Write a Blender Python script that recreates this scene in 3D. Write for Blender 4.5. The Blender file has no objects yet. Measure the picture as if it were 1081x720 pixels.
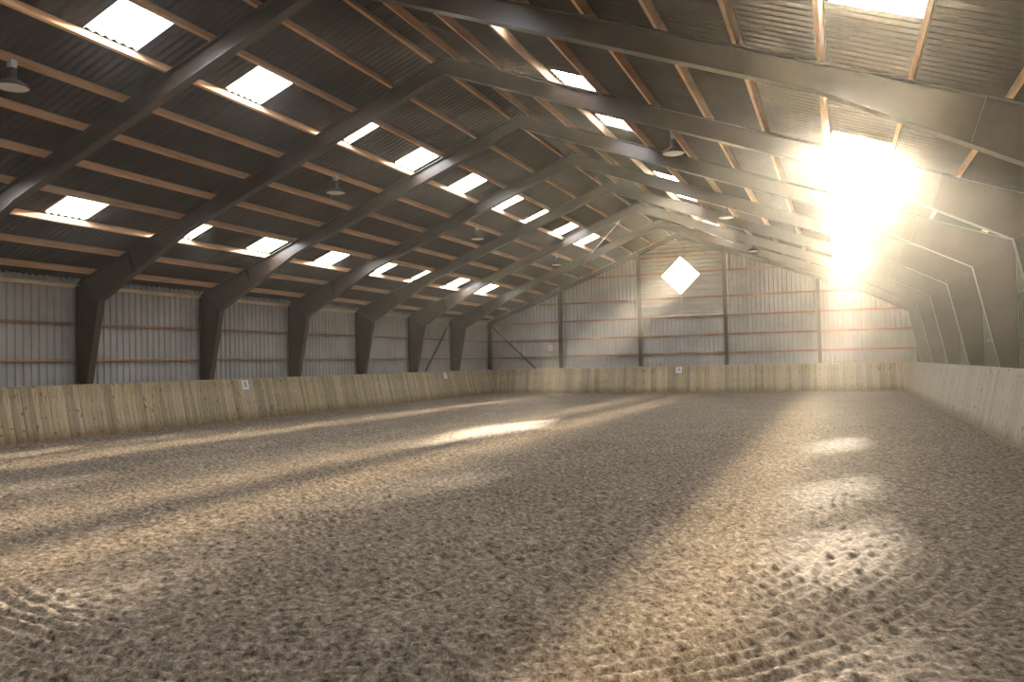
import bpy, math, random
import numpy as np
from mathutils import Matrix, Vector

random.seed(11)
rng = np.random.default_rng(11)
SC = bpy.context.scene
COL = SC.collection

# ------------------------------------------------------------------ camera
cam_data = bpy.data.cameras.new('camera')
cam_data.sensor_width = 36.0
cam_data.lens = 851.1 / 1081.0 * 36.0
cam_data.clip_end = 500
cam = bpy.data.objects.new('camera', cam_data)
COL.objects.link(cam)
R_ = Vector((0.92620772, 0.37638553, -0.02175322))
U_ = Vector((0.03085996, -0.0181821, 0.99935833))
F_ = Vector((-0.37574849, 0.9262847, 0.02845565))
m = Matrix.Identity(4)
for i in range(3):
    m[i][0], m[i][1], m[i][2] = R_[i], U_[i], -F_[i]
m[2][3] = 1.7
cam.matrix_world = m
SC.camera = cam

# ------------------------------------------------------------------ light
SUN_EL, SUN_AZ = 14.8, 1.5          # degrees; azimuth from +Y towards +X
world = bpy.data.worlds.new('hazy_sky')
SC.world = world
world.use_nodes = True
wn = world.node_tree.nodes
wl = world.node_tree.links
for n in list(wn):
    wn.remove(n)
wo = wn.new('ShaderNodeOutputWorld')
bg = wn.new('ShaderNodeBackground')
sky = wn.new('ShaderNodeTexSky')
sky.sky_type = 'NISHITA'
sky.sun_disc = False
sky.sun_elevation = math.radians(SUN_EL)
sky.sun_rotation = math.radians(SUN_AZ)
sky.air_density = 1.2
sky.dust_density = 3.0
bg.inputs['Strength'].default_value = 1.6
wl.new(sky.outputs[0], bg.inputs['Color'])
wl.new(bg.outputs[0], wo.inputs['Surface'])

sun_data = bpy.data.lights.new('sun', 'SUN')
sun_data.energy = 70.0
sun_data.angle = math.radians(1.7)
sun_data.color = (1.0, 0.86, 0.68)
sun = bpy.data.objects.new('sun', sun_data)
COL.objects.link(sun)
e_, a_ = math.radians(SUN_EL), math.radians(SUN_AZ)
to_sun = Vector((math.cos(e_) * math.sin(a_), math.cos(e_) * math.cos(a_), math.sin(e_)))
sun.rotation_euler = to_sun.to_track_quat('Z', 'Y').to_euler()
sun.location = (0, 60, 30)

SC.view_settings.view_transform = 'Standard'
SC.view_settings.look = 'None'
SC.view_settings.gamma = 1.0
SC.view_settings.use_curve_mapping = False
SC.view_settings.exposure = 0.0
SC.cycles.use_denoising = True
SC.cycles.max_bounces = 8
SC.cycles.diffuse_bounces = 5
SC.cycles.transparent_max_bounces = 16
SC.cycles.sample_clamp_indirect = 8.0
SC.cycles.caustics_reflective = False
SC.cycles.caustics_refractive = False

# ------------------------------------------------------------------ hall dimensions (metres)
XM = -7.725                     # ridge line
WL, WR = 11.035, 11.3           # half widths
XWL, XWR = XM - WL, XM + WR     # outer column faces
Y1, S = 15.557, 4.4554          # a frame position and the frame spacing
FRAME = lambda i: Y1 + S * i
YG, YF = FRAME(6), FRAME(-5)    # gable walls
ZE, ZR = 4.10, 8.38             # top of steel at eave and ridge
XL, XR, YB = -17.98, 2.745, 41.80   # foot of the kickboards
HB, LEAN = 1.385, 0.306
FOOT_Y0 = -6.2


def topz(x):
    if x <= XM:
        return ZE + (x - XWL) * (ZR - ZE) / WL
    return ZE + (XWR - x) * (ZR - ZE) / WR


# ------------------------------------------------------------------ node helpers
def new_mat(name):
    mt = bpy.data.materials.new(name)
    mt.use_nodes = True
    nt = mt.node_tree
    b = nt.nodes['Principled BSDF']
    return mt, nt, b


def ramp(nt, src, stops):
    r = nt.nodes.new('ShaderNodeValToRGB')
    el = r.color_ramp.elements
    while len(el) < len(stops):
        el.new(0.5)
    for e, (p, c) in zip(el, stops):
        e.position = p
        e.color = (*c, 1)
    nt.links.new(src, r.inputs['Fac'])
    return r.outputs['Color']


def noise(nt, vec, scale, detail=4, rough=0.6):
    n = nt.nodes.new('ShaderNodeTexNoise')
    n.inputs['Scale'].default_value = scale
    n.inputs['Detail'].default_value = detail
    n.inputs['Roughness'].default_value = rough
    if vec is not None:
        nt.links.new(vec, n.inputs['Vector'])
    return n.outputs['Fac']


def mapping(nt, src, scale):
    mp = nt.nodes.new('ShaderNodeMapping')
    mp.inputs['Scale'].default_value = scale
    nt.links.new(src, mp.inputs['Vector'])
    return mp.outputs['Vector']


def mix(nt, mode, fac, a, b):
    n = nt.nodes.new('ShaderNodeMix')
    n.data_type = 'RGBA'
    n.blend_type = mode
    for sock, v in ((n.inputs[0], fac), (n.inputs[6], a), (n.inputs[7], b)):
        if hasattr(v, 'links') or hasattr(v, 'is_linked'):
            nt.links.new(v, sock)
        elif isinstance(v, (int, float)):
            sock.default_value = v
        else:
            sock.default_value = (*v, 1)
    return n.outputs[2]


def bump(nt, b, height, strength, dist):
    n = nt.nodes.new('ShaderNodeBump')
    n.inputs['Strength'].default_value = strength
    n.inputs['Distance'].default_value = dist
    nt.links.new(height, n.inputs['Height'])
    nt.links.new(n.outputs[0], b.inputs['Normal'])


def coord(nt, kind='Object'):
    return nt.nodes.new('ShaderNodeTexCoord').outputs[kind]


def geo_pos(nt):
    return nt.nodes.new('ShaderNodeNewGeometry').outputs['Position']


def obj_random(nt):
    return nt.nodes.new('ShaderNodeObjectInfo').outputs['Random']


# ------------------------------------------------------------------ materials
def make_sand():
    mt, nt, b = new_mat('harrowed_sand')
    p = geo_pos(nt)
    base = ramp(nt, noise(nt, p, 15, 8, 0.78),
                [(0.36, (0.030, 0.020, 0.013)), (0.45, (0.17, 0.130, 0.091)), (0.55, (0.33, 0.266, 0.196)), (0.68, (0.66, 0.56, 0.44))])
    patch = ramp(nt, noise(nt, p, 0.5, 3, 0.5), [(0.35, (0.86, 0.86, 0.85)), (0.65, (1.0, 1.0, 1.0))])
    fib = noise(nt, mapping(nt, p, (30, 55, 40)), 1.0, 5, 0.75)
    fleck = ramp(nt, fib, [(0.33, (0.40, 0.35, 0.32)), (0.48, (1, 1, 1))])
    c = mix(nt, 'MULTIPLY', 1.0, base, patch)
    c = mix(nt, 'MULTIPLY', 0.7, c, fleck)
    nt.links.new(c, b.inputs['Base Color'])
    b.inputs['Roughness'].default_value = 0.95
    b.inputs['Specular IOR Level'].default_value = 0.15
    bump(nt, b, noise(nt, p, 60, 5, 0.7), 0.7, 0.02)
    return mt


def make_wood(name, dark, light, axis_scale, grain=1.0, rough=0.7, green=None, vary=0.35, dirt=False):
    mt, nt, b = new_mat(name)
    o = coord(nt)
    g = noise(nt, mapping(nt, o, axis_scale), grain, 5, 0.6)
    c = ramp(nt, g, [(0.32, dark), (0.66, light)])
    r = obj_random(nt)
    tint = ramp(nt, r, [(0.0, (1 - vary,) * 3), (0.5, (1 - vary * 0.4, 1 - vary * 0.45, 1 - vary * 0.5)), (1.0, (1, 1, 1))])
    c = mix(nt, 'MULTIPLY', 1.0, c, tint)
    if green:
        st = ramp(nt, noise(nt, geo_pos(nt), 1.7, 5, 0.65), [(0.42, (0, 0, 0)), (0.62, (1, 1, 1))])
        c = mix(nt, 'MIX', st, c, mix(nt, 'MULTIPLY', 1.0, c, green))
        kn = ramp(nt, noise(nt, geo_pos(nt), 9, 2, 0.4), [(0.30, (0.45, 0.33, 0.24)), (0.36, (1, 1, 1))])
        c = mix(nt, 'MULTIPLY', 0.8, c, kn)
    if dirt:
        sp = nt.nodes.new('ShaderNodeSeparateXYZ')
        nt.links.new(geo_pos(nt), sp.inputs[0])
        ad = nt.nodes.new('ShaderNodeMath')
        ad.operation = 'ADD'
        nt.links.new(sp.outputs['Z'], ad.inputs[0])
        mu = nt.nodes.new('ShaderNodeMath')
        mu.operation = 'MULTIPLY'
        nt.links.new(noise(nt, geo_pos(nt), 3, 4, 0.6), mu.inputs[0])
        mu.inputs[1].default_value = 0.35
        nt.links.new(mu.outputs[0], ad.inputs[1])
        d = ramp(nt, ad.outputs[0], [(0.30, (0.62, 0.53, 0.44)), (0.52, (1, 1, 1))])
        c = mix(nt, 'MULTIPLY', 1.0, c, d)
    nt.links.new(c, b.inputs['Base Color'])
    b.inputs['Roughness'].default_value = rough
    b.inputs['Specular IOR Level'].default_value = 0.25
    bump(nt, b, g, 0.25, 0.01)
    return mt


def make_metal(name, c0, c1, rough=0.45, metallic=0.0, scale=3.0, spec=0.5):
    mt, nt, b = new_mat(name)
    c = ramp(nt, noise(nt, geo_pos(nt), scale, 5, 0.6), [(0.35, c0), (0.65, c1)])
    nt.links.new(c, b.inputs['Base Color'])
    b.inputs['Roughness'].default_value = rough
    b.inputs['Metallic'].default_value = metallic
    b.inputs['Specular IOR Level'].default_value = spec
    return mt


def make_clear(name, tint, diffuse_share, diff_col):
    """translucent corrugated roof light: most daylight passes, a share is scattered"""
    mt = bpy.data.materials.new(name)
    mt.use_nodes = True
    nt = mt.node_tree
    nt.nodes.remove(nt.nodes['Principled BSDF'])
    out = nt.nodes['Material Output']
    tr = nt.nodes.new('ShaderNodeBsdfTransparent')
    tr.inputs['Color'].default_value = (*tint, 1)
    df = nt.nodes.new('ShaderNodeBsdfTranslucent')
    col = ramp(nt, noise(nt, geo_pos(nt), 4, 4, 0.6), [(0.3, tuple(0.8 * v for v in diff_col)), (0.7, diff_col)])
    nt.links.new(col, df.inputs['Color'])
    mx = nt.nodes.new('ShaderNodeMixShader')
    mx.inputs[0].default_value = diffuse_share
    nt.links.new(tr.outputs[0], mx.inputs[1])
    nt.links.new(df.outputs[0], mx.inputs[2])
    nt.links.new(mx.outputs[0], out.inputs['Surface'])
    return mt


M = {}
M['sand'] = make_sand()
M['plank'] = make_wood('weathered_board', (0.36, 0.285, 0.185), (0.70, 0.575, 0.40), (14, 14, 1.2), 1.0, 0.75, green=(0.92, 0.95, 0.78), vary=0.4, dirt=True)
M['plank_grey'] = make_wood('grey_board', (0.44, 0.385, 0.30), (0.66, 0.59, 0.48), (14, 14, 1.2), 1.0, 0.75, green=(0.95, 0.97, 0.9), vary=0.2, dirt=True)
M['purlin'] = make_wood('purlin_timber', (0.56, 0.30, 0.15), (0.86, 0.56, 0.33), (9, 0.8, 9), 1.0, 0.6, vary=0.3)
M['girt'] = make_wood('girt_timber', (0.26, 0.15, 0.085), (0.48, 0.31, 0.185), (1.2, 1.2, 9), 1.0, 0.6, vary=0.3)
M['eave'] = make_wood('pale_eave_timber', (0.60, 0.47, 0.30), (0.85, 0.72, 0.52), (1.2, 1.2, 9), 1.0, 0.5, vary=0.15)
M['steel'] = make_metal('brown_painted_steel', (0.036, 0.020, 0.011), (0.058, 0.035, 0.021), 0.40, 0.0, 1.5, 0.6)
M['roof'] = make_metal('dark_brown_roof_sheet', (0.019, 0.010, 0.0055), (0.038, 0.022, 0.013), 0.7, 0.0, 1.2, 0.4)
M['clad'] = make_metal('pale_grey_cladding', (0.38, 0.37, 0.355), (0.50, 0.485, 0.455), 0.65, 0.0, 0.8, 0.3)
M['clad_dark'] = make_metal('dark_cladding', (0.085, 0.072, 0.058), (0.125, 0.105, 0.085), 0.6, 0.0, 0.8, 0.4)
M['galv'] = make_metal('galvanised_steel', (0.55, 0.55, 0.54), (0.72, 0.71, 0.69), 0.4, 0.3, 6)
M['lamp_body'] = make_metal('lamp_housing', (0.06, 0.055, 0.05), (0.09, 0.085, 0.08), 0.5)
M['lamp_white'] = make_metal('white_enamel', (0.80, 0.79, 0.76), (0.88, 0.87, 0.84), 0.35)
M['sign_white'] = make_metal('white_plastic', (0.82, 0.82, 0.81), (0.9, 0.9, 0.89), 0.4)
M['sign_black'] = make_metal('black_print', (0.02, 0.02, 0.02), (0.03, 0.03, 0.03), 0.5)
M['frame_paint'] = make_metal('brown_window_frame', (0.16, 0.12, 0.09), (0.22, 0.17, 0.13), 0.5)
M['paper'] = make_metal('pale_paper', (0.55, 0.48, 0.38), (0.66, 0.58, 0.47), 0.8)
M['skylight'] = make_clear('translucent_roof_light', (0.85, 0.86, 0.87), 0.15, (0.85, 0.86, 0.87))
M['glass'] = make_clear('window_glass', (0.74, 0.75, 0.75), 0.03, (0.8, 0.8, 0.8))


# ------------------------------------------------------------------ mesh helpers
def mesh(name, verts, faces, mat, smooth=False):
    me = bpy.data.meshes.new(name)
    me.from_pydata([tuple(v) for v in verts], [], faces)
    me.materials.append(mat)
    if smooth:
        me.polygons.foreach_set('use_smooth', [True] * len(me.polygons))
    me.update()
    return me


def link(name, me, parent=None, loc=None, rot=None):
    o = bpy.data.objects.new(name, me)
    COL.objects.link(o)
    if parent is not None:
        o.parent = parent
    if loc is not None:
        o.location = loc
    if rot is not None:
        o.rotation_euler = rot
    return o


class MB:
    def __init__(self):
        self.v, self.f = [], []

    def box(self, x0, x1, y0, y1, z0, z1):
        n = len(self.v)
        self.v += [(x0, y0, z0), (x1, y0, z0), (x1, y1, z0), (x0, y1, z0), (x0, y0, z1), (x1, y0, z1), (x1, y1, z1), (x0, y1, z1)]
        self.f += [tuple(n + k for k in q) for q in ((0, 3, 2, 1), (4, 5, 6, 7), (0, 1, 5, 4), (1, 2, 6, 5), (2, 3, 7, 6), (3, 0, 4, 7))]
        return self

    def slab(self, a, b, y0, y1):
        """solid between two XZ polylines a and b, from y0 to y1"""
        n = len(self.v)
        k = len(a)
        for (x, z), (x2, z2) in zip(a, b):
            self.v += [(x, y0, z), (x2, y0, z2), (x2, y1, z2), (x, y1, z)]
        for i in range(k - 1):
            p, q = n + 4 * i, n + 4 * (i + 1)
            for s in range(4):
                t = (s + 1) % 4
                self.f.append((p + s, q + s, q + t, p + t))
        self.f.append((n, n + 1, n + 2, n + 3))
        e = n + 4 * (k - 1)
        self.f.append((e + 3, e + 2, e + 1, e))
        return self

    def beam(self, p, q, w, h, up=(0, 0, 1)):
        """rectangular bar from p to q"""
        p, q = Vector(p), Vector(q)
        d = (q - p).normalized()
        s = d.cross(Vector(up)).normalized()
        t = s.cross(d)
        n = len(self.v)
        for c in (p, q):
            for sx, sz in ((-1, -1), (1, -1), (1, 1), (-1, 1)):
                self.v.append(tuple(c + s * (sx * w / 2) + t * (sz * h / 2)))
        self.f += [tuple(n + k for k in f) for f in ((3, 2, 1, 0), (4, 5, 6, 7), (0, 1, 5, 4), (1, 2, 6, 5), (2, 3, 7, 6), (3, 0, 4, 7))]
        return self

    def lathe(self, prof, seg=20, cx=0, cy=0):
        n = len(self.v)
        for r, z in prof:
            for s in range(seg):
                a = 2 * math.pi * s / seg
                self.v.append((cx + r * math.cos(a), cy + r * math.sin(a), z))
        for i in range(len(prof) - 1):
            for s in range(seg):
                t = (s + 1) % seg
                self.f.append((n + i * seg + s, n + i * seg + t, n + (i + 1) * seg + t, n + (i + 1) * seg + s))
        return self

    def mesh(self, name, mat, smooth=False):
        return mesh(name, self.v, self.f, mat, smooth)

    def build(self, name, mat, parent=None, smooth=False):
        return link(name, self.mesh(name, mat, smooth), parent)


def empty(name, loc=(0, 0, 0), rz=0.0):
    o = bpy.data.objects.new(name, None)
    COL.objects.link(o)
    o.location = loc
    o.rotation_euler = (0, 0, rz)
    o.empty_display_size = 0.2
    return o


def tag(o, label=None, cat=None, group=None, kind=None):
    if label:
        o['label'] = label
    if cat:
        o['category'] = cat
    if group:
        o['group'] = group
    if kind:
        o['kind'] = kind
    return o


def copy_tree(o, parent=None):
    c = o.copy()
    COL.objects.link(c)
    c.parent = parent
    for ch in list(o.children):
        copy_tree(ch, c)
    return c


# ------------------------------------------------------------------ floor: harrowed sand with real relief
def lattice(x, y, cell, seed):
    g = np.random.default_rng(seed).random((257, 257))
    u, v = x / cell, y / cell
    iu, iv = np.floor(u).astype(int), np.floor(v).astype(int)
    fu, fv = u - iu, v - iv
    fu, fv = fu * fu * (3 - 2 * fu), fv * fv * (3 - 2 * fv)
    a, b_, = g[iu % 256, iv % 256], g[(iu + 1) % 256, iv % 256]
    c, d = g[iu % 256, (iv + 1) % 256], g[(iu + 1) % 256, (iv + 1) % 256]
    return (a * (1 - fu) + b_ * fu) * (1 - fv) + (c * (1 - fu) + d * fu) * fv - 0.5


def graded(a, b, step):
    out = [a]
    while out[-1] < b:
        out.append(out[-1] + step(out[-1]))
    out[-1] = b
    return np.array(out)


def sand_height(x, y):
    # drag tracks: an arc round (-4.65, 8.2) that runs on straight along the hall
    cx, cy = -4.65, 8.2
    r = np.where(y < cy, np.hypot(x - cx, y - cy), np.abs(x - cx))
    wob = lattice(x, y, 0.9, 1) * 0.08 + lattice(x, y, 0.3, 12) * 0.03
    arc = np.sin((r + wob) / 0.145 * 2 * math.pi)
    w_arc = np.clip((r - 3.6) / 0.8, 0, 1) * np.clip((6.1 - r) / 0.6, 0, 1) * np.clip(1.25 - (y - 2.0) / 9.0, 0, 1)
    w_arc *= 0.6 + 0.8 * np.clip(lattice(x, y, 0.8, 2) + 0.45, 0, 1)
    s = x * 0.971 - y * 0.238
    st = np.sin((s + lattice(x, y, 1.3, 3) * 0.35) / 0.21 * 2 * math.pi)
    w_st = np.clip((4.4 - r) / 1.0, 0, 1) * np.clip((y - 2.5) / 3, 0.3, 1)
    w_st = np.maximum(w_st, np.clip((-9.6 - x) / 1.0, 0, 1)) * (0.4 + 1.2 * np.clip(lattice(x, y, 0.7, 4) + 0.35, 0, 1))
    h = 0.020 * arc * w_arc + 0.015 * st * w_st
    h += 0.05 * lattice(x, y, 2.3, 5) + 0.014 * lattice(x, y, 0.45, 6)
    cl = lattice(x, y, 0.11, 7) + 0.6 * lattice(x, y, 0.06, 8)
    h += 0.016 * cl + 0.012 * np.maximum(cl - 0.2, 0) * 2
    h += 0.022 * lattice(x, y, 0.038, 9)
    # sand banked against the boards
    dl, dr, db = x - XL, XR - x, YB - y
    for d in (dl, dr, db):
        h += 0.07 * np.exp(-np.maximum(d, 0) / 0.35)
    return h - 0.01


xs = graded(XL - 0.25, XR + 0.25, lambda v: 0.022 if v > -4.5 else 0.022 + 0.004 * (-4.5 - v))
ys = graded(2.4, YB + 0.25, lambda v: 0.007 + 0.0045 * v)
ys = np.concatenate([np.linspace(YF + 0.2, 2.3, 30), ys])
GX, GY = np.meshgrid(xs, ys)
GZ = sand_height(GX, GY)
nx, ny = len(xs), len(ys)
vv = np.stack([GX, GY, GZ], -1).reshape(-1, 3).astype(np.float32)
ii = (np.arange(ny - 1)[:, None] * nx + np.arange(nx - 1)[None, :]).ravel()
quads = np.stack([ii, ii + 1, ii + nx + 1, ii + nx], -1).astype(np.int32)
fm = bpy.data.meshes.new('floor')
fm.vertices.add(len(vv))
fm.vertices.foreach_set('co', vv.ravel())
fm.loops.add(quads.size)
fm.loops.foreach_set('vertex_index', quads.ravel())
fm.polygons.add(len(quads))
fm.polygons.foreach_set('loop_start', np.arange(len(quads), dtype=np.int32) * 4)
fm.polygons.foreach_set('loop_total', np.full(len(quads), 4, dtype=np.int32))
fm.polygons.foreach_set('use_smooth', np.ones(len(quads), dtype=bool))
fm.materials.append(M['sand'])
fm.update()
fm.validate()
floor = link('floor', fm)
tag(floor, kind='structure')

# ------------------------------------------------------------------ roof: two corrugated slopes with roof lights
ceiling = tag(empty('ceiling', (XM, 18, 0)), kind='structure')
bpy.context.view_layer.update()


def under(o, parent):
    """parent without moving (parents here are unrotated)"""
    o.parent = parent
    o.location = Vector(o.location) - Vector(parent.location)
    return o


PITCH = 0.177
FR = [0.05 + 0.0925 * j for j in range(11)]      # purlin lines, fraction of the slope from the eave
SHEET = 0.175                                     # sheet above the top of the steel


def slope_pt(side, fr, off):
    """point in XZ on the slope; side -1 left, +1 right; off along the roof normal"""
    w = WL if side < 0 else WR
    x = XM + side * w * (1 - fr)
    z = ZE + (ZR - ZE) * fr
    l = math.hypot(w, ZR - ZE)
    return x + side * off * (ZR - ZE) / l, z + off * w / l


def snap(y):
    return round((y - YF) / (PITCH / 8)) * (PITCH / 8) + YF


lights = {}
for side, row, y0, step in ((-1, 'low', 9.32, 3.27), (-1, 'high', 9.30, 3.27), (1, 'low', 8.52, 3.225), (1, 'high', 8.68, 3.225)):
    lst = []
    k = -5
    while True:
        a = y0 + step * k
        if a > YG - 1.6:
            break
        if a > YF + 0.5:
            a = snap(a)
            lst.append((a, a + 6 * PITCH))
        k += 1
    lights[(side, row)] = lst


def wave(y):
    return 0.024 * math.cos(2 * math.pi * (y - YF) / PITCH)


HL = (FR[2] + 0.004, FR[3] - 0.007, FR[7] + 0.004, FR[8] - 0.007)
rows = [-0.028, HL[0], HL[1], HL[2], HL[3], 1.0]
nys = int(round((YG + 0.75 - YF) / (PITCH / 8))) + 1
yv = [YF + i * PITCH / 8 for i in range(nys)]
for side in (-1, 1):
    v, f = [], []
    for fr in rows:
        for y in yv:
            x, z = slope_pt(side, fr, SHEET + wave(y))
            v.append((x, y, z))
    for r in range(len(rows) - 1):
        holes = lights[(side, 'low')] if r == 1 else lights[(side, 'high')] if r == 3 else []
        for i in range(nys - 1):
            ym = (yv[i] + yv[i + 1]) / 2
            if any(a < ym < b for a, b in holes):
                continue
            a0 = r * nys + i
            q = (a0, a0 + 1, a0 + nys + 1, a0 + nys)
            f.append(q if side > 0 else q[::-1])
    o = link('roof_sheet', mesh('roof_sheet', v, f, M['roof'], True))
    under(o, ceiling)
rc = MB().slab([slope_pt(-1, 0.975, SHEET + 0.03), (XM, slope_pt(-1, 1, SHEET + 0.04)[1]), slope_pt(1, 0.975, SHEET + 0.03)],
               [slope_pt(-1, 0.975, SHEET + 0.05), (XM, slope_pt(-1, 1, SHEET + 0.06)[1] + 0.01), slope_pt(1, 0.975, SHEET + 0.05)], YF, YG + 0.75)
under(rc.build('ridge_cap', M['roof']), ceiling)

# roof lights, each a structure window of its own
wcount = 1
for (side, row), lst in lights.items():
    f0, f1 = (HL[0], HL[1]) if row == 'low' else (HL[2], HL[3])
    for a, b in lst:
        wcount += 1
        n = 48
        v, f = [], []
        for fr in (f0 - 0.006, f1 + 0.006):
            for i in range(n + 1):
                y = a + (b - a) * i / n
                x, z = slope_pt(side, fr, SHEET + wave(y) - 0.004)
                v.append((x, y, z))
        for i in range(n):
            q = (i, i + 1, i + n + 2, i + n + 1)
            f.append(q if side > 0 else q[::-1])
        w = link('window_%d' % wcount, mesh('roof_light', v, f, M['skylight'], True))
        tag(w, kind='structure')

# daylight let in by each corrugated roof light: a broad cool share, and the sun's share, which the
# corrugation fans out along the hall (a ray keeps its component along the corrugation axis)
def daylight(side):
    w = WL if side < 0 else WR
    l = math.hypot(w, ZR - ZE)
    axis = Vector((side * w / l, 0, -(ZR - ZE) / l))
    d0 = -to_sun
    ld = bpy.data.lights.new('roof_light_daylight', 'AREA')
    ld.shape = 'RECTANGLE'
    ld.size, ld.size_y = 0.98, 6 * PITCH - 0.04
    ld.energy = 1.0
    ld.use_nodes = True
    nt = ld.node_tree
    em = nt.nodes['Emission']
    inc = nt.nodes.new('ShaderNodeNewGeometry').outputs['Incoming']

    def math_(op, a, b=None):
        n = nt.nodes.new('ShaderNodeMath')
        n.operation = op
        for k, v in enumerate((a, b)):
            if v is None:
                continue
            if isinstance(v, (int, float)):
                n.inputs[k].default_value = v
            else:
                nt.links.new(v, n.inputs[k])
        return n.outputs[0]

    def dot(vec):
        n = nt.nodes.new('ShaderNodeVectorMath')
        n.operation = 'DOT_PRODUCT'
        nt.links.new(inc, n.inputs[0])
        n.inputs[1].default_value = vec
        return n.outputs['Value']
    off = math_('DIVIDE', math_('SUBTRACT', dot(axis), d0.dot(axis)), FAN_SIGMA)
    g = math_('EXPONENT', math_('MULTIPLY', math_('MULTIPLY', off, off), -1.0))
    dev = math_('ARCCOSINE', math_('MINIMUM', dot(d0), 0.99999))
    fall = math_('DIVIDE', 1.0, math_('ADD', 1.0, math_('POWER', math_('DIVIDE', dev, 0.55), 2.0)))
    peak = math_('MULTIPLY', math_('EXPONENT', math_('MULTIPLY', math_('POWER', math_('DIVIDE', dev, 0.13), 2.0), -1.0)), PEAK)
    fan = math_('MULTIPLY', math_('MULTIPLY', g, math_('ADD', fall, peak)), FAN)
    mx = nt.nodes.new('ShaderNodeCombineXYZ')
    for k in range(3):
        nt.links.new(math_('ADD', math_('MULTIPLY', fan, SUNC[k]), DIFF * SKYC[k]), mx.inputs[k])
    nt.links.new(mx.outputs[0], em.inputs['Color'])
    em.inputs['Strength'].default_value = 1.0
    return ld


FAN, DIFF, FAN_SIGMA, PEAK = 1950.0, 47.0, 0.035, 5.0
SUNC, SKYC = (1.0, 0.82, 0.57), (0.98, 0.98, 1.0)
dl = {s_: daylight(s_) for s_ in (-1, 1)}
for (side, row), lst in lights.items():
    f0, f1 = (HL[0], HL[1]) if row == 'low' else (HL[2], HL[3])
    for a, b in lst:
        x, z = slope_pt(side, (f0 + f1) / 2, SHEET - 0.045)
        o = bpy.data.objects.new('roof_light_daylight', dl[side])
        COL.objects.link(o)
        o.location = (x, (a + b) / 2, z)
        w = WL if side < 0 else WR
        o.rotation_euler = (0, math.atan2(ZR - ZE, w) * side, 0)

# purlins: one timber per bay and line
pm = MB().box(-0.03, 0.03, -S / 2, S / 2, 0, 0.15).mesh('purlin', M['purlin'])
for side in (-1, 1):
    ang = math.atan2(ZR - ZE, WL if side < 0 else WR)
    for j, fr in enumerate(FR):
        for b in range(-5, 6):
            x, z = slope_pt(side, fr, 0.0)
            o = link('purlin', pm, None, (x, FRAME(b) + S / 2, z), (0, -ang if side < 0 else ang, 0))
            o.scale.y = 0.998
            under(o, ceiling)

# ------------------------------------------------------------------ clad walls
RIB = 0.217


def rib_profile(a, b, pitch=RIB, depth=0.036 + 0.012):
    """positions along the wall with an inward offset: narrow ribs between wide flats"""
    out = []
    n0 = math.floor(a / pitch) - 1
    k = n0
    while k * pitch < b + pitch:
        c = k * pitch
        for d, h in ((-0.050, 0.0), (-0.032, depth), (0.032, depth), (0.050, 0.0)):
            out.append((c + d, h))
        k += 1
    res = [(a, 0.0)] + [(p, h) for p, h in out if a < p < b] + [(b, 0.0)]
    return res


def side_wall(name, x, inward, mat, girt_mat):
    root = tag(empty(name, (x, 18, 0)), kind='structure')
    for b in range(-5, 6):
        ya, yb = FRAME(b), FRAME(b + 1)
        ya, yb = (ya - 0.15 if b == -5 else ya), (yb + 0.53 if b == 5 else yb)
        prof = rib_profile(ya, yb)
        v, f = [], []
        for y, h in prof:
            v += [(x + inward * h, y, -0.1), (x + inward * h, y, ZE + 0.15)]
        for i in range(len(prof) - 1):
            q = (2 * i, 2 * i + 2, 2 * i + 3, 2 * i + 1)
            f.append(q if inward < 0 else q[::-1])
        under(link('cladding_sheet', mesh('cladding_sheet', v, f, mat)), root)
        for z, hh in ((2.05, 0.06), (3.02, 0.06), (4.03, 0.10)):
            g = MB().box(min(x + inward * 0.049, x + inward * 0.14), max(x + inward * 0.049, x + inward * 0.14), ya + 0.005, yb - 0.005, z - hh / 2, z + hh / 2)
            under(g.build('girt', M['eave'] if z > 3.5 and inward > 0 else girt_mat), root)
    return root


side_wall('wall_left', XWL - 0.145, 1, M['clad'], M['girt'])
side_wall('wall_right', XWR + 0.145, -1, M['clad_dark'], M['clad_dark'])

XP = [XWL + (XWR - XWL) * k / 5 for k in range(6)]          # gable post lines
DC, DR = (-7.66, 6.19), 1.02                                # diamond window centre, half diagonal


def ridge_under(x):
    return topz(x) + SHEET * 1.05


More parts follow.
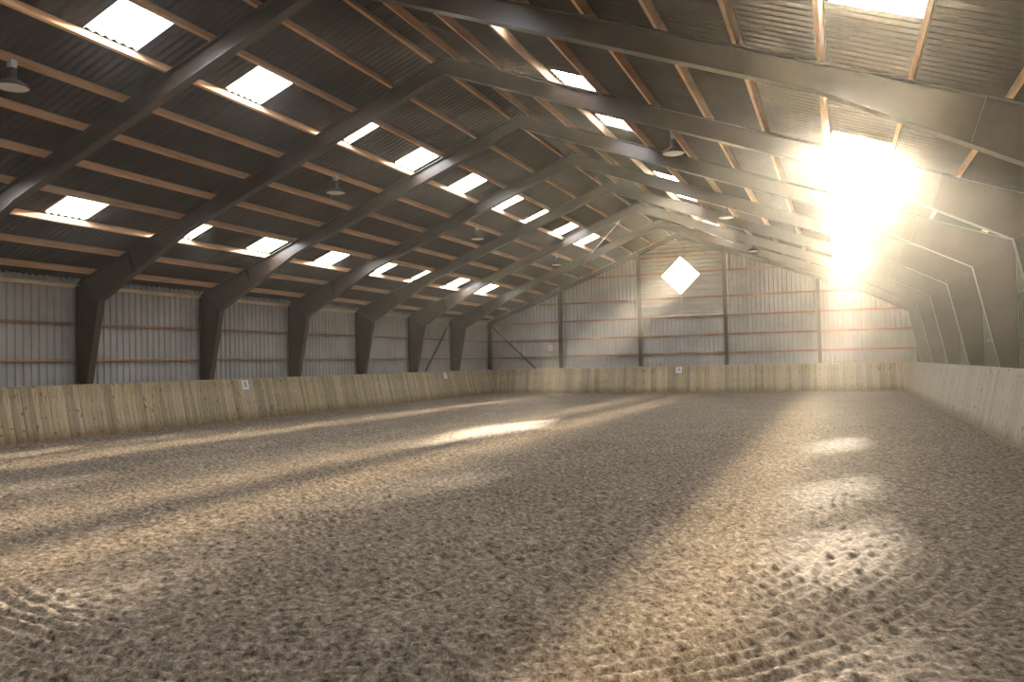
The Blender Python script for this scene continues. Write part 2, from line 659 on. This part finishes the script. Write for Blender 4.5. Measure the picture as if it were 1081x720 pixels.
def gable_wall(name, y, inward, diamond):
    root = tag(empty(name, (XM, y, 0)), kind='structure')
    xe = [XWL - 0.15] + XP[1:5] + [XWR + 0.15]
    for k in range(5):
        xa, xb = xe[k], xe[k + 1]
        mid = diamond and k == 2
        prof = rib_profile(xa, xb)
        xs_ = sorted(set([p for p in prof] + ([(XM, 0.0)] if xa < XM < xb else [])))
        v, f = [], []
        for x, h in xs_:
            zt = 4.0 if mid else ridge_under(x) + 0.02
            v += [(x, y + inward * h, -0.1), (x, y + inward * h, zt)]
        for i in range(len(xs_) - 1):
            q = (2 * i, 2 * i + 2, 2 * i + 3, 2 * i + 1)
            f.append(q if inward < 0 else q[::-1])
        under(link('cladding_sheet', mesh('cladding_sheet', v, f, M['clad'])), root)
        if mid:                                     # infill panel with level ribs and the diamond opening
            zs = dict(rib_profile(4.0, ridge_under(XM)))
            for z in (DC[1] - DR, DC[1], DC[1] + DR, ridge_under(xa), ridge_under(xb)):
                zs.setdefault(z, 0.0)
            zs = sorted(zs.items())
            v, f = [], []
            for z, h in zs:
                d = max(0.0, DR - abs(z - DC[1]))
                lo, hi = xa, xb
                if z > ridge_under(xa):
                    lo = XWL + (z - SHEET * 1.05 - ZE) * WL / (ZR - ZE)
                if z > ridge_under(xb):
                    hi = XWR - (z - SHEET * 1.05 - ZE) * WR / (ZR - ZE)
                lo, hi = min(lo, XM), max(hi, XM)
                yy = y + inward * h
                v += [(lo, yy, z), (min(max(DC[0] - d, lo), hi), yy, z), (min(max(DC[0] + d, lo), hi), yy, z), (hi, yy, z)]
            for i in range(len(zs) - 1):
                for s in (0, 2):
                    q = (4 * i + s, 4 * i + s + 1, 4 * i + s + 5, 4 * i + s + 4)
                    f.append(q)
            under(link('cladding_sheet', mesh('cladding_infill', v, f, M['clad'])), root)
        for z in (2.05, 3.0, 3.98, 4.98, 6.33, 7.22):
            lo = max(xa, XWL + max(0, z + 0.1 - ZE) * WL / (ZR - ZE)) + 0.01
            hi = min(xb, XWR - max(0, z + 0.1 - ZE) * WR / (ZR - ZE)) - 0.01
            if hi - lo < 0.2:
                continue
            spans = [(lo, hi)]
            dd = DR + 0.07 - abs(z - DC[1])
            if mid and dd > 0:
                spans = [(lo, DC[0] - dd), (DC[0] + dd, hi)]
            for a, b in spans:
                y0, y1 = sorted((y + inward * 0.049, y + inward * 0.14))
                under(MB().box(a, b, y0, y1, z - 0.05, z + 0.05).build('girt', M['girt']), root)
    return root


YW = YG + 0.52
gable_wall('wall_back', YW, -1, True)
gable_wall('wall_front', YF - 0.145, 1, False)

# diamond window
win = tag(empty('window_1', (DC[0], YW, DC[1])), kind='structure')
dr = DR
cs = [(0, -dr), (dr, 0), (0, dr), (-dr, 0)]
for k in range(4):
    a, b = cs[k], cs[(k + 1) % 4]
    MB().beam((a[0], -0.02, a[1]), (b[0], -0.02, b[1]), 0.10, 0.05, up=(-(a[0] + b[0]), 0, -(a[1] + b[1]))).build('window_frame', M['frame_paint'], win)
MB_p = mesh('pane', [(x, 0.02, z) for x, z in cs], [(0, 1, 2, 3)], M['glass'])
link('pane', MB_p, win)

# ------------------------------------------------------------------ steel portal frames
TF = 0.018


def inset(o, i, t):
    d = Vector((i[0] - o[0], i[1] - o[1]))
    l = d.length
    return (o[0] + d.x * t / l, o[1] + d.y * t / l)


def i_section(outer, inner, bf=0.2, tw=0.014):
    mb = MB()
    mb.slab(outer, inner, -tw / 2, tw / 2)
    mb.slab(outer, [inset(o, i, TF) for o, i in zip(outer, inner)], -bf / 2, bf / 2)
    mb.slab([inset(i, o, TF) for o, i in zip(outer, inner)], inner, -bf / 2, bf / 2)
    return mb


def half_frame(side):
    w = WL if side < 0 else WR
    X = lambda d: side * (w - d)            # d: distance in from the outer column face, frame centred on the ridge
    T = lambda d: ZE + (ZR - ZE) * d / w
    knee_o, knee_i = (X(0), ZE), (X(0.84), 3.59)
    parts = {}
    parts['column'] = i_section([(X(0), 0.0), knee_o], [(X(0.10), 0.0), knee_i])
    hd = 3.75
    parts['rafter'] = i_section([knee_o, (X(hd), T(hd)), (0, ZR)], [knee_i, (X(hd), T(hd) - 0.385), (0, ZR - 0.385)])
    st = []
    for (a, b) in ((knee_o, knee_i), ((X(1.83), T(1.83)), (X(2.02), T(2.02) - 0.62))):
        a2, b2 = inset(a, b, 0.02), inset(b, a, 0.02)
        mb = MB()
        mb.beam((a2[0], 0, a2[1]), (b2[0], 0, b2[1]), 0.205, 0.016, up=(b2[1] - a2[1], 0, -(b2[0] - a2[0])))
        st.append(mb)
    parts['stiffener'] = st
    cl = MB().box(min(X(0.0), X(-0.02)) - 0.03, max(X(0.0), X(-0.02)) + 0.03, -0.12, 0.12, ZE - 0.08, ZE + 0.0)
    cl.beam((X(0.02), -0.1, ZE - 0.0), (X(0.20), -0.1, ZE + 0.09), 0.05, 0.03)
    parts['eave_bracket'] = cl
    return parts


proto_meshes = []
for side in (-1, 1):
    hf = half_frame(side)
    proto_meshes.append(('column', hf['column'].mesh('column', M['steel'])))
    proto_meshes.append(('rafter', hf['rafter'].mesh('rafter', M['steel'])))
    for s in hf['stiffener']:
        proto_meshes.append(('stiffener', s.mesh('stiffener', M['steel'])))
    proto_meshes.append(('eave_bracket', hf['eave_bracket'].mesh('eave_bracket', M['galv'])))
ORD = ['first', 'second', 'third', 'fourth', 'fifth', 'sixth', 'seventh', 'eighth', 'ninth', 'tenth', 'eleventh']
for n, i in enumerate(range(5, -5, -1)):
    root = empty('portal_frame', (XM, FRAME(i), 0))
    tag(root, 'dark brown steel portal frame spanning the hall, %s from the diamond window gable' % ORD[n], 'steel frame', 'portal frames carrying the roof')
    host = {}
    for nm, me in proto_meshes:
        if nm in ('column', 'rafter'):
            host[nm] = link(nm, me, root)
        else:
            link(nm, me, host['rafter' if nm == 'stiffener' else 'column'])

# end frames against the gables: slim rafter with corner columns and posts
def end_frame(y, label):
    root = empty('end_portal', (XM, y, 0))
    tag(root, label, 'steel frame')
    for side in (-1, 1):
        w = WL if side < 0 else WR
        X = lambda d: side * (w - d)
        i_section([(X(0), 0), (X(0), ZE)], [(X(0.2), 0), (X(0.2), ZE - 0.02)], 0.16).build('column', M['steel'], root)
        i_section([(X(0), ZE), (0, ZR)], [(X(0), ZE - 0.2), (0, ZR - 0.2)], 0.14).build('rafter', M['steel'], root)
    return root


end_frame(YG + 0.29, 'slim dark steel end frame flat against the diamond window gable')

post_labels = ['dark steel gable post next to the diagonally braced corner',
               'dark steel gable post beside the diamond window, on the braced corner side',
               'dark steel gable post beside the diamond window, away from the braced corner',
               'dark steel gable post next to the dark clad long wall']
for k in range(1, 5):
    x = XP[k]
    h = topz(x) - 0.215
    root = empty('gable_post', (x, YG + 0.175, 0))
    tag(root, post_labels[k - 1], 'post', 'gable posts')
    MB().box(-0.006, 0.006, -0.15, 0.02, 0, h).build('web', M['steel'], root)
    MB().box(-0.09, 0.09, -0.165, -0.15, 0, h).build('flange', M['steel'], root)
    MB().box(-0.09, 0.09, 0.0, 0.015, 0, h).build('flange', M['steel'], root)

# diagonal braces
def brace(p, q, label, w=0.09):
    root = empty('wall_brace', p)
    tag(root, label, 'brace', 'diagonal wall braces')
    d = Vector(q) - Vector(p)
    MB().beam((0, 0, 0), d, w, 0.012).build('bar', M['steel'], root)
    MB().beam((0, 0, 0), d, 0.012, w).build('rib', M['steel'], root)
    for t in (0.0, 1.0):
        c = d * t
        MB().box(c.x - 0.06, c.x + 0.06, c.y - 0.06, c.y + 0.06, c.z - 0.08, c.z + 0.08).build('gusset', M['steel'], root)


brace((XWL + 0.05, FRAME(4) + 0.25, 0.35), (XWL + 0.05, FRAME(5) - 0.2, 3.95), 'diagonal steel brace on the pale clad long wall')
brace((XWL + 0.25, YG + 0.06, 3.95), (XP[1] - 0.25, YG + 0.06, 0.25), 'diagonal steel brace in the corner of the diamond window gable')

for side, lab in ((-1, 'pale clad wall'), (1, 'dark clad wall')):
    a = slope_pt(side, 0.70, -0.03)
    b = slope_pt(side, 0.97, -0.03)
    p = (a[0], FRAME(5) - 0.12, a[1] - 0.06)
    q = (b[0], FRAME(4) + 0.12, b[1] - 0.06)
    root = empty('roof_brace', p)
    tag(root, 'thin steel roof brace by the diamond gable, on the %s side' % lab, 'brace', 'roof braces')
    d = Vector(q) - Vector(p)
    MB().beam((0, 0, 0), d, 0.05, 0.008).build('bar', M['galv'], root)
    MB().beam((0, 0, 0), d, 0.008, 0.05).build('rib', M['galv'], root)

# ------------------------------------------------------------------ timber kickboards round the arena
PW = 0.145
LEN = math.hypot(HB, LEAN)
ANG = math.atan2(LEAN, HB)


def kickboard(name_label, origin, direction, n_part, mat, rest_len, mitres, PW=PW, rot_sign=1):
    """planks stand along 'direction' from origin, leaning outwards; local frame: x along, y outwards, z up"""
    d = Vector(direction)
    rz = math.atan2(d.y, d.x)
    root = empty('kickboard', origin, rz)
    tag(root, name_label, 'kickboard', 'timber kickboards round the arena')
    variants = []
    for k in range(6):
        t = 0.026 + 0.004 * random.random()
        gap = (0.003 + 0.006 * random.random()) if mat is M['plank'] else 0.0022
        mb = MB().box(-PW / 2 + gap / 2, PW / 2 - gap / 2, 0.0, t, -0.06, LEN - 0.004 * random.random())
        variants.append(mb.mesh('plank', mat))
    for k in range(n_part):
        o = link('plank', variants[random.randrange(6)], root, (PW * (k + 0.5), random.uniform(-1, 1) * (0.006 if mat is M['plank'] else 0.0015), 0), (-rot_sign * ANG + random.uniform(-0.004, 0.004) * (1 if mat is M['plank'] else 0.3), random.uniform(-0.004, 0.004) * (1 if mat is M['plank'] else 0.2), 0))
    L1 = n_part * PW
    for end in mitres:                       # triangular boards that close the leaning corners
        x0, x1 = (L1, L1 + LEAN - 0.034) if end > 0 else (0.0, 0.034 - LEAN)
        tv = [(x0, 0.0, 0.0), (x0, 0.0, LEN), (x1, 0.0, LEN), (x0, 0.028, 0.0), (x0, 0.028, LEN), (x1, 0.028, LEN)]
        tf = [(0, 1, 2), (5, 4, 3), (0, 3, 4, 1), (1, 4, 5, 2), (2, 5, 3, 0)]
        o = link('plank', mesh('corner_plank', tv, tf, mat), root, None, (-rot_sign * ANG, 0, 0))
    if rest_len > 0:
        mb = MB()
        k = 0
        while (k + 1) * PW <= rest_len:
            mb.box(-PW * (k + 1) + 0.003, -PW * k - 0.003, 0.0, 0.028, -0.06, LEN)
            k += 1
        o = mb.build('plank_run', mat, root)
        o.rotation_euler = (-rot_sign * ANG, 0, 0)
        o['kind'] = 'stuff'
    L0 = -rest_len
    for zc in (0.35, 1.15):
        o = MB().box(L0, L1, 0.034, 0.062, zc - 0.06, zc + 0.06).build('batten', M['plank'], root)
        o.rotation_euler = (-rot_sign * ANG, 0, 0)
    o = MB().box(L0, L1, -0.012, 0.05, LEN, LEN + 0.028).build('cap_rail', mat, root)
    o.rotation_euler = (-rot_sign * ANG, 0, 0)
    return root


# direction chosen so that local +y points out of the arena
nL = int((YB - 7.5) / PW)
kickboard('weathered yellow-brown plank kickboard along the pale clad long wall', (XL, YB - nL * PW, 0), (0, 1, 0), nL, M['plank'], YB - nL * PW - FOOT_Y0, (1,))
kickboard('pale grey plank kickboard along the dark clad long wall', (XR, YB, 0), (0, -1, 0), nL, M['plank_grey'], 0, (-1,))
nB = int((XR - XL) / PW)
kickboard('brown plank kickboard across the end below the diamond window', (XL, YB, 0), (1, 0, 0), nB, M['plank'], 0, (-1, 1), (XR - XL) / nB)


# ------------------------------------------------------------------ pendant lamps
def lamp(x, y, z, label):
    root = empty('pendant_lamp', (x, y, z - 0.40))
    tag(root, label, 'lamp', 'pendant lamps under the purlins')
    MB().box(-0.05, 0.05, -0.05, 0.05, 0.31, 0.43).build('bracket', M['galv'], root)
    MB().lathe([(0.0, 0.2), (0.008, 0.2), (0.008, 0.33), (0.0, 0.33)], 8).build('stem', M['lamp_body'], root, True)
    MB().lathe([(0.0, 0.30), (0.05, 0.30), (0.07, 0.27), (0.07, 0.14), (0.09, 0.10), (0.0, 0.10)], 18).build('housing', M['lamp_body'], root, True)
    rf = MB().lathe([(0.085, 0.115), (0.14, 0.09), (0.20, 0.045), (0.245, -0.005), (0.25, -0.02), (0.24, -0.02), (0.235, -0.005), (0.195, 0.035), (0.135, 0.075), (0.08, 0.10)], 28).build('reflector', M['lamp_body'], root, True)
    MB().lathe([(0.0, -0.045), (0.10, -0.04), (0.19, -0.028), (0.238, -0.012), (0.238, -0.006), (0.0, -0.006)], 28).build('lens', M['lamp_white'], rf, True)
    return root


lx, lz = slope_pt(-1, FR[6], 0.0)
rx, rz_ = slope_pt(1, FR[6], 0.0)
bays = [('seventh', -2), ('fifth', 0), ('third', 2), ('first', 4)]
for nm, b in bays:
    lamp(lx, FRAME(b) + S * 0.49, lz, 'white pendant lamp on the pale wall side, %s bay from the diamond window' % nm)
for nm, b in bays[1:]:
    lamp(rx, FRAME(b) + S * 0.50, rz_, 'white pendant lamp on the dark wall side, %s bay from the diamond window' % nm)

# ------------------------------------------------------------------ arena letters
def letter_sign(ch, loc, rz, label, w=0.30, h=0.30):
    root = empty('letter_sign', loc, rz)
    root.rotation_euler = (-ANG, 0, rz)
    tag(root, label, 'sign', 'arena letter signs')
    MB().box(-w / 2, w / 2, -0.012, 0.0, -h / 2, h / 2).build('plate', M['sign_white'], root)
    pl = root.children[0]
    cu = bpy.data.curves.new('letter', 'FONT')
    cu.body = ch
    cu.size = h * 0.95
    cu.align_x = 'CENTER'
    cu.align_y = 'CENTER'
    cu.extrude = 0.002
    tmp = bpy.data.objects.new('tmp_letter', cu)
    COL.objects.link(tmp)
    dg = bpy.context.evaluated_depsgraph_get()
    me = bpy.data.meshes.new_from_object(tmp.evaluated_get(dg))
    bpy.data.objects.remove(tmp)
    me.materials.clear()
    me.materials.append(M['sign_black'])
    link('letter', me, pl, (0, -0.015, 0), (math.pi / 2, 0, 0))
    return root


zc = 1.20
inx = LEAN * zc / HB
letter_sign('B', (XL - inx + 0.012, 21.4, zc), math.pi / 2, 'white sign with black letter B halfway along the yellow-brown kickboard')
letter_sign('F', (XL - inx + 0.012, 36.0, zc), math.pi / 2, 'white sign with black letter F on the yellow-brown kickboard near the far corner')
letter_sign('A', (-7.74, YB + inx - 0.012, zc), 0, 'white sign with black letter A on the kickboard below the diamond window')

# ------------------------------------------------------------------ small things on the diamond gable
nb = empty('notice', (-15.03, YW - 0.14, 2.55))
tag(nb, 'small pale square notice fixed to the gable cladding between two girts', 'notice')
MB().box(-0.17, 0.17, 0.05, 0.1, -0.2, 0.2).build('panel', M['paper'], nb)
MB().box(-0.19, 0.19, 0.06, 0.105, -0.22, 0.22).build('backing', M['girt'], nb)

cd = empty('cable', (-7.63, YW - 0.16, 4.2))
tag(cd, 'thin cable hanging straight down from the diamond window', 'cable')
MB().lathe([(0.012, 0.0), (0.012, 0.93)], 8).build('wire', M['galv'], cd, True)
MB().lathe([(0.0, -0.06), (0.02, -0.05), (0.02, 0.02), (0.0, 0.03)], 8).build('end_weight', M['galv'], cd, True)

fl = empty('floodlight', (XM, YG - 0.26, ZR - 0.32))
tag(fl, 'small white light fitting under the peak of the diamond window gable', 'lamp')
MB().lathe([(0.0, -0.1), (0.07, -0.08), (0.1, -0.02), (0.1, 0.02), (0.05, 0.05), (0.0, 0.05)], 14).build('globe', M['lamp_white'], fl, True)
MB().box(-0.03, 0.03, -0.03, 0.03, 0.05, 0.12).build('bracket', M['galv'], fl)

# ------------------------------------------------------------------ haze added in the hall air, standing in for the sun's lens glare
HAZE_DENSITY, HAZE_G = 0.0020, 0.85
hm = bpy.data.materials.new('glare_scatter')
hm.use_nodes = True
hn = hm.node_tree
hn.nodes.remove(hn.nodes['Principled BSDF'])
vs = hn.nodes.new('ShaderNodeVolumeScatter')
vs.inputs['Color'].default_value = (0.97, 0.91, 0.80, 1)
vs.inputs['Density'].default_value = HAZE_DENSITY
vs.inputs['Anisotropy'].default_value = HAZE_G
hn.links.new(vs.outputs[0], hn.nodes['Material Output'].inputs['Volume'])
# the added haze volume reaches just past the shell, so the shell itself bounds it
mb = MB().slab([(XWL - 0.25, -0.3), (XM, -0.3), (XWR + 0.25, -0.3)],
               [(XWL - 0.25, ZE + 0.45), (XM, ZR + 0.5), (XWR + 0.25, ZE + 0.45)], YF - 0.25, YW + 0.08)
hz = mb.build('glare_haze', hm)
tag(hz, 'thin haze added in the air of the hall for the glare of the sun', 'dust', kind='stuff')
